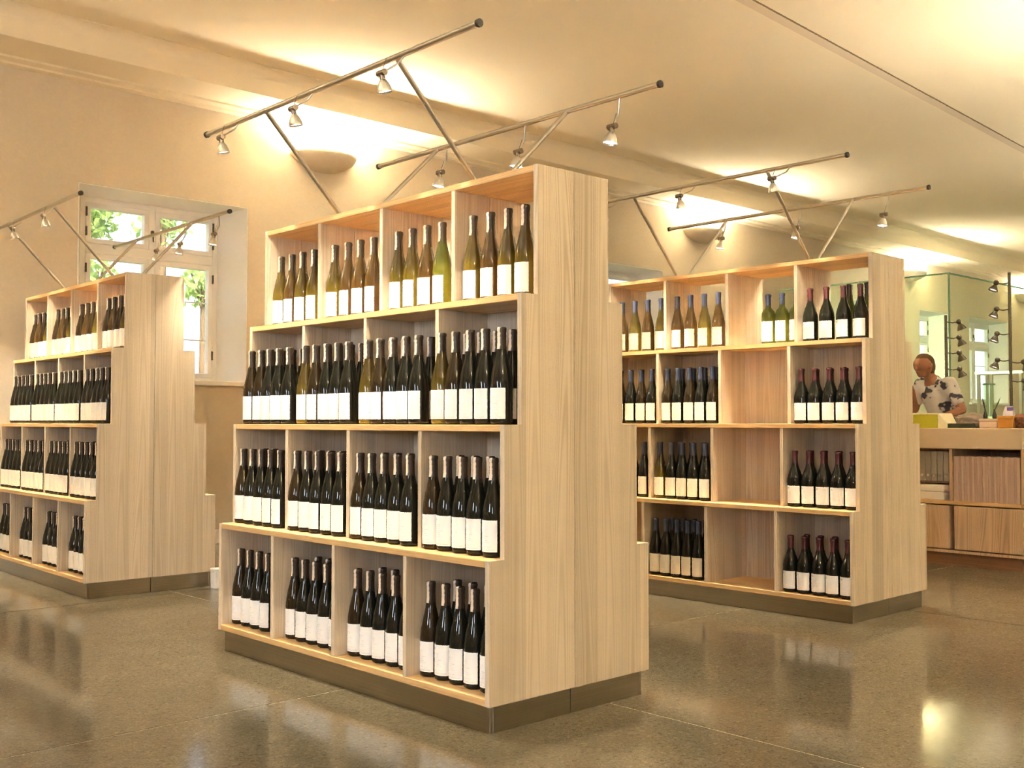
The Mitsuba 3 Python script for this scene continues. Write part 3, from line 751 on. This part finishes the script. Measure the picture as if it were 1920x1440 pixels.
def pole(x, y, ztop, lamps, label):
    k = thing('spotlight_pole', label, 'lamp')
    obj('base', rod((x, y, 0), (x, y, .025), .16, 28), 'pole_dark', k, 40)
    obj('shaft', rod((x, y, .02), (x, y, ztop), .016, 14), 'pole_dark', k, 40)
    for z, sd in lamps:
        rv = np.array([-.682, -.731, 0]) * sd
        el = np.array([x, y, z]) + rv * .14
        s = obj('spotlight', tube([(x, y, z), np.array([x, y, z - .012]) + rv * .07, el], .006), 'pole_dark', k)
        hd = el + rv * .03 + np.array([0, 0, -.07])
        obj('knuckle', trimesh.Trimesh(*(lambda m: (np.array(m.vertices) * .028 + el, m.faces))(trimesh.creation.icosphere(2, 1.0))), 'pole_dark', s, True)
        m, uv = lathe([(.012, 0), (.02, .01), (.045, .055), (.05, .07), (.047, .07), (.018, .014), (.0, .012)], 18)
        ax = hd - el; ax /= np.linalg.norm(ax)
        m.apply_transform(frame_to(el + ax * .02, hd)); obj('shade', m, 'pole_dark', s, True)
        m, uv = lathe([(0, .055), (.040, .0545)], 16); m.apply_transform(frame_to(el + ax * .02, hd))
        if np.array(m.face_normals).mean(0) @ ax < 0: m.invert()
        d = ply(m, 'white_paint'); d['emitter'] = area(tuple(22 * K * WARM), 0.1)
        put('bulb', d, s)


for o, q in (((-2.42, 9.15, 1.5), (-5.4, 16.0, 1.9)), ((-2.42, 9.15, 2.0), (-5.2, 13.5, 2.0)), ((-2.4, 9.2, 1.8), (-4.0, 18.5, 2.0)), ((-2.93, 8.85, 1.8), (-5.4, 12.5, 1.7))):
    scene[f'spot_beam_{spot_n}'] = {'type': 'spot', 'to_world': T().look_at(origin=list(o), target=list(q), up=[0, 0, 1]), 'intensity': rgb(*(40.0 * K * WARM)), 'cutoff_angle': 34.0, 'beam_width': 12.0, 'sampling_weight': 0.6}
    spot_n += 1
pole(-2.215, 9.0, 2.55, [(2.44, 1), (2.16, 1), (1.90, 1), (1.62, 1), (1.60, -1), (1.40, -1)], 'tall dark pole with small spotlights behind the far side of the counter')
pole(-2.793, 8.75, 2.12, [(2.05, -1), (1.88, -1), (1.715, -1), (1.54, -1)], 'shorter dark pole with stacked spotlights behind the man')

# light frame
matte('frame_white', (0.78, 0.72, 0.58))
fr = thing('display_frame', 'pale upright display frame with shelf behind the spotlight poles', 'display stand')
fx0, fx1, fy = -3.45, -2.93, 11.0
for x in (fx0, fx0 + .16, fx1): obj('upright', cbox(x, x + .035, fy, fy + .035, 0, 1.60, .003), 'satin_rod', fr)
for z in (.5, 1.0, 1.565): obj('shelf', cbox(fx0 - .02, fx1 + .06, fy - .01, fy + .3, z, z + .035, .003), 'frame_white', fr)
for x in (fx0, fx1): obj('upright', cbox(x, x + .035, fy + .265, fy + .30, 0, 1.60, .003), 'satin_rod', fr)

# rear work table with a glass vase
tb = thing('work_table', 'plain wooden work table behind the counter', 'table')
obj('top', cbox(-3.6, -1.7, 8.65, 8.98, .93, .96, .004), 'ash_counter', tb)
for x in (-3.55, -1.79):
    for y in (8.68, 8.90): obj('leg', cbox(x, x + .05, y, y + .05, 0, .93, .003), 'ash_counter', tb)
k = thing('glass_vase', 'tall pale glass cylinder vase on the table behind the man', 'vase')
m, uv = lathe([(0, 0), (.05, 0), (.055, .01), (.055, .40), (.058, .405)], 24); m.apply_translation((-2.36, 8.80, .9605))
obj('body', m, 'green_glass', k, True)
m, uv = lathe([(.0575, .395), (.061, .395), (.061, .41), (.0575, .41), (.0575, .395)], 24); m.apply_translation((-2.36, 8.80, .9605))
obj('rim', m, 'glass_edge', k, True)

# white floor box behind the window rack
wb = thing('floor_socket_box', 'small white box standing on the floor behind the window rack', 'box')
obj('housing', cbox(-3.30, -3.245, .40, .47, 0, .105, .004), 'white_paint', wb)
obj('cap', cbox(-3.303, -3.242, .397, .473, .105, .118, .003), 'white_paint', wb)

# ------------------------------------------------------------------ person behind the counter
def shirt_fn(p, n, uv):
    a = fbm(p.x * 9 + 3, p.y * 9, p.z * 9, 3)
    b = fbm(p.x * 21, p.y * 21 + 5, p.z * 21, 2)
    k = smoothstep(0.50, 0.58, a) * smoothstep(0.38, 0.5, b)
    return mix((0.74, 0.70, 0.66), (0.07, 0.07, 0.09), k)


matte('patterned_shirt', proc(shirt_fn)); principled('skin', (0.36, 0.17, 0.095), 0.5, spec=0.3); matte('short_hair', (0.12, 0.075, 0.045)); matte('dark_trousers', (0.05, 0.05, 0.06)); principled('shoe_leather', (0.03, 0.02, 0.015), 0.4)
pe = thing('person', 'man in a white and dark patterned shirt bending over behind the counter', 'person')
PX, PY = -2.655, 8.27
fwd = np.array([-.30, -.90, 0]); fwd /= np.linalg.norm(fwd); lft = np.array([-fwd[1], fwd[0], 0])   # lft: his own left


def P(f, l, z): return tuple((np.array([PX, PY, 0]) + fwd * f + lft * l + np.array([0, 0, z])).tolist())


hip, chest, neck, head = P(-.10, 0, .95), P(.02, 0, 1.25), P(.10, 0, 1.40), P(.20, 0, 1.535)
sl, sr = P(.05, .19, 1.36), P(.05, -.19, 1.36)
el_l, el_r = P(.0, .30, 1.09), P(.12, -.22, 1.10)
wr_l, wr_r = P(.24, .22, 1.0), P(.26, -.11, 1.29)
B = lambda a, ra, b, rb_: ((a, ra), (b, rb_))
body = [B(neck, .055, head, .065), B(head, .092, P(.215, 0, 1.555), .098), B(P(.235, 0, 1.47), .05, P(.215, 0, 1.53), .075), B(P(.31, 0, 1.515), .014, P(.285, 0, 1.55), .016), B(P(.215, .088, 1.53), .022, P(.205, .090, 1.55), .024), B(P(.215, -.088, 1.53), .022, P(.205, -.090, 1.55), .024),
        B(hip, .13, P(-.04, 0, 1.10), .135), B(P(-.04, 0, 1.10), .135, chest, .145), B(chest, .13, neck, .07), B(sl, .06, chest, .12), B(sr, .06, chest, .12),
        B(sl, .058, el_l, .045), B(el_l, .044, wr_l, .030), B(sr, .058, el_r, .045), B(el_r, .044, wr_r, .030)]
for s in (1, -1):
    body += [B(P(-.10, s * .09, .93), .10, P(-.04, s * .10, .50), .065), B(P(-.04, s * .10, .50), .06, P(-.08, s * .10, .09), .04), B(P(-.10, s * .10, .05), .04, P(.10, s * .12, .035), .034)]
for wr, s, up in ((wr_l, 1, -.03), (wr_r, -1, .10)):
    w0 = np.array(wr); d0 = fwd * .7 + np.array([0, 0, up * 6]); d0 /= np.linalg.norm(d0)
    palm = w0 + d0 * .075
    body += [B(tuple(w0), .027, tuple(w0 + d0 * .03), .03)]
    for q in (-1.5, -.5, .5, 1.5):
        side = lft * q * .017
        body += [B(tuple(w0 + d0 * .02 + side * .8), .016, tuple(palm + side), .013)]
        ln = .075 - .008 * abs(q - .3)
        bend = palm + side * 1.15 + d0 * ln * .55 + np.array([0, 0, -.008]); tip = bend + d0 * ln * .4 + np.array([0, 0, -.022])
        body += [B(tuple(palm + side), .010, tuple(bend), .009), B(tuple(bend), .009, tuple(tip), .008)]
    th = w0 + d0 * .025 - lft * s * .025
    body += [B(tuple(th), .014, tuple(th - lft * s * .025 + d0 * .035), .011), B(tuple(th - lft * s * .025 + d0 * .035), .011, tuple(th - lft * s * .022 + d0 * .06), .009)]
obj('body', blob(body, .012, 6), 'skin', pe, True)
shirt = [B(P(-.09, 0, .93), .145, P(-.04, 0, 1.10), .15), B(P(-.04, 0, 1.10), .15, chest, .16), B(chest, .145, P(.075, 0, 1.375), .085), B(sl, .074, chest, .13), B(sr, .074, chest, .13), B(sl, .074, tuple(np.array(sl) * .35 + np.array(el_l) * .65), .064), B(sr, .074, tuple(np.array(sr) * .35 + np.array(el_r) * .65), .064)]
obj('shirt', blob(shirt, .02, 5), 'patterned_shirt', pe, True)
tr = []
for s in (1, -1): tr += [B(P(-.10, s * .09, .93), .113, P(-.04, s * .10, .50), .082), B(P(-.04, s * .10, .50), .080, P(-.08, s * .10, .08), .068)]
obj('trousers', blob(tr + [B(P(-.10, -.05, .93), .13, P(-.10, .05, .93), .13)], .02, 5), 'dark_trousers', pe, True)
for s in (1, -1): obj('shoe', blob([B(P(-.11, s * .10, .045), .044, P(.10, s * .12, .038), .037), B(P(.0, s * .11, .05), .044, P(-.08, s * .10, .08), .042)], .015, 3), 'shoe_leather', pe, True)
obj('hair', blob([B(P(.185, 0, 1.578), .094, P(.165, 0, 1.535), .088), B(P(.215, 0, 1.598), .076, P(.15, 0, 1.50), .070)], .012, 4), 'short_hair', pe, True)
for s in (1, -1):
    obj('eye', trimesh.Trimesh(*(lambda m: (np.array(m.vertices) * .009 + np.array(P(.297, s * .033, 1.555)), m.faces))(trimesh.creation.icosphere(2, 1.0))), 'black_ceramic', pe, True)
obj('mouth', blob([B(P(.288, -.02, 1.478), .006, P(.288, .02, 1.478), .006)], .006, 2), 'crust', pe, True)

# ------------------------------------------------------------------ outdoors
matte('lawn', (0.18, 0.26, 0.09)); matte('bark', (0.16, 0.12, 0.08))
scene['leaf'] = {'type': 'principledthin', 'base_color': proc(lambda p, n, uv: mix((0.22, 0.36, 0.11), (0.40, 0.52, 0.24), noise(p.x * 3, p.y * 3, p.z * 3))), 'roughness': 0.6, 'diff_trans': 1.0}
gr = obj('ground', cbox(-60, XW - TH - .05, -40, 60, -.35, -.25), 'lawn'); tag(gr, 'lawn outside the windows', 'ground', kind='structure')
rt = np.random.default_rng(5)
for i, (x, y, zc, R, n) in enumerate(((-12.0, 3.05, 3.7, .42, 420), (-13.0, 4.6, 4.05, .50, 260), (-12.5, 5.02, 3.0, .36, 260), (-13.5, 3.75, 3.1, .42, 260), (-15.0, 20.0, 3.0, 1.8, 1500))):
    t = thing('tree', ['leafy green tree outside the white window, beside its hinges', 'thin pale green tree seen through the upper window panes', 'slim young tree seen past the edge of the window rack', 'low pale shrub-like tree outside, in the lower window panes', 'leafy tree outside the far windows'][i], 'tree', 'trees outside the windows')
    obj('trunk', join([rod((x, y, -.3), (x, y, zc), .09, 10, .04)] + [rod((x, y, zc - .4), (x + R * .5 * math.cos(a), y + R * .5 * math.sin(a), zc + .2), .03, 6, .012) for a in (0.4, 2.4, 4.3)]), 'bark', t)
    c = rt.normal(size=(n, 3)); c = c / np.linalg.norm(c, axis=1, keepdims=True) * (rt.random((n, 1)) ** .45) * R * (.55 + .9 * meshkit.fbm(c * 1.3 + i, 3, i)[:, None]) + (x, y, zc)
    V, F = [], []
    for q in c:
        a = rt.normal(size=3); a /= np.linalg.norm(a); b = np.cross(a, rt.normal(size=3)); b /= np.linalg.norm(b)
        s = rt.uniform(.05, .09); o = len(V)
        V += [q - a * s, q + b * s * .5, q + a * s, q - b * s * .5]; F += [(o, o + 1, o + 2), (o, o + 2, o + 3)]
    obj('foliage', trimesh.Trimesh(V, F, process=False), 'leaf', t)
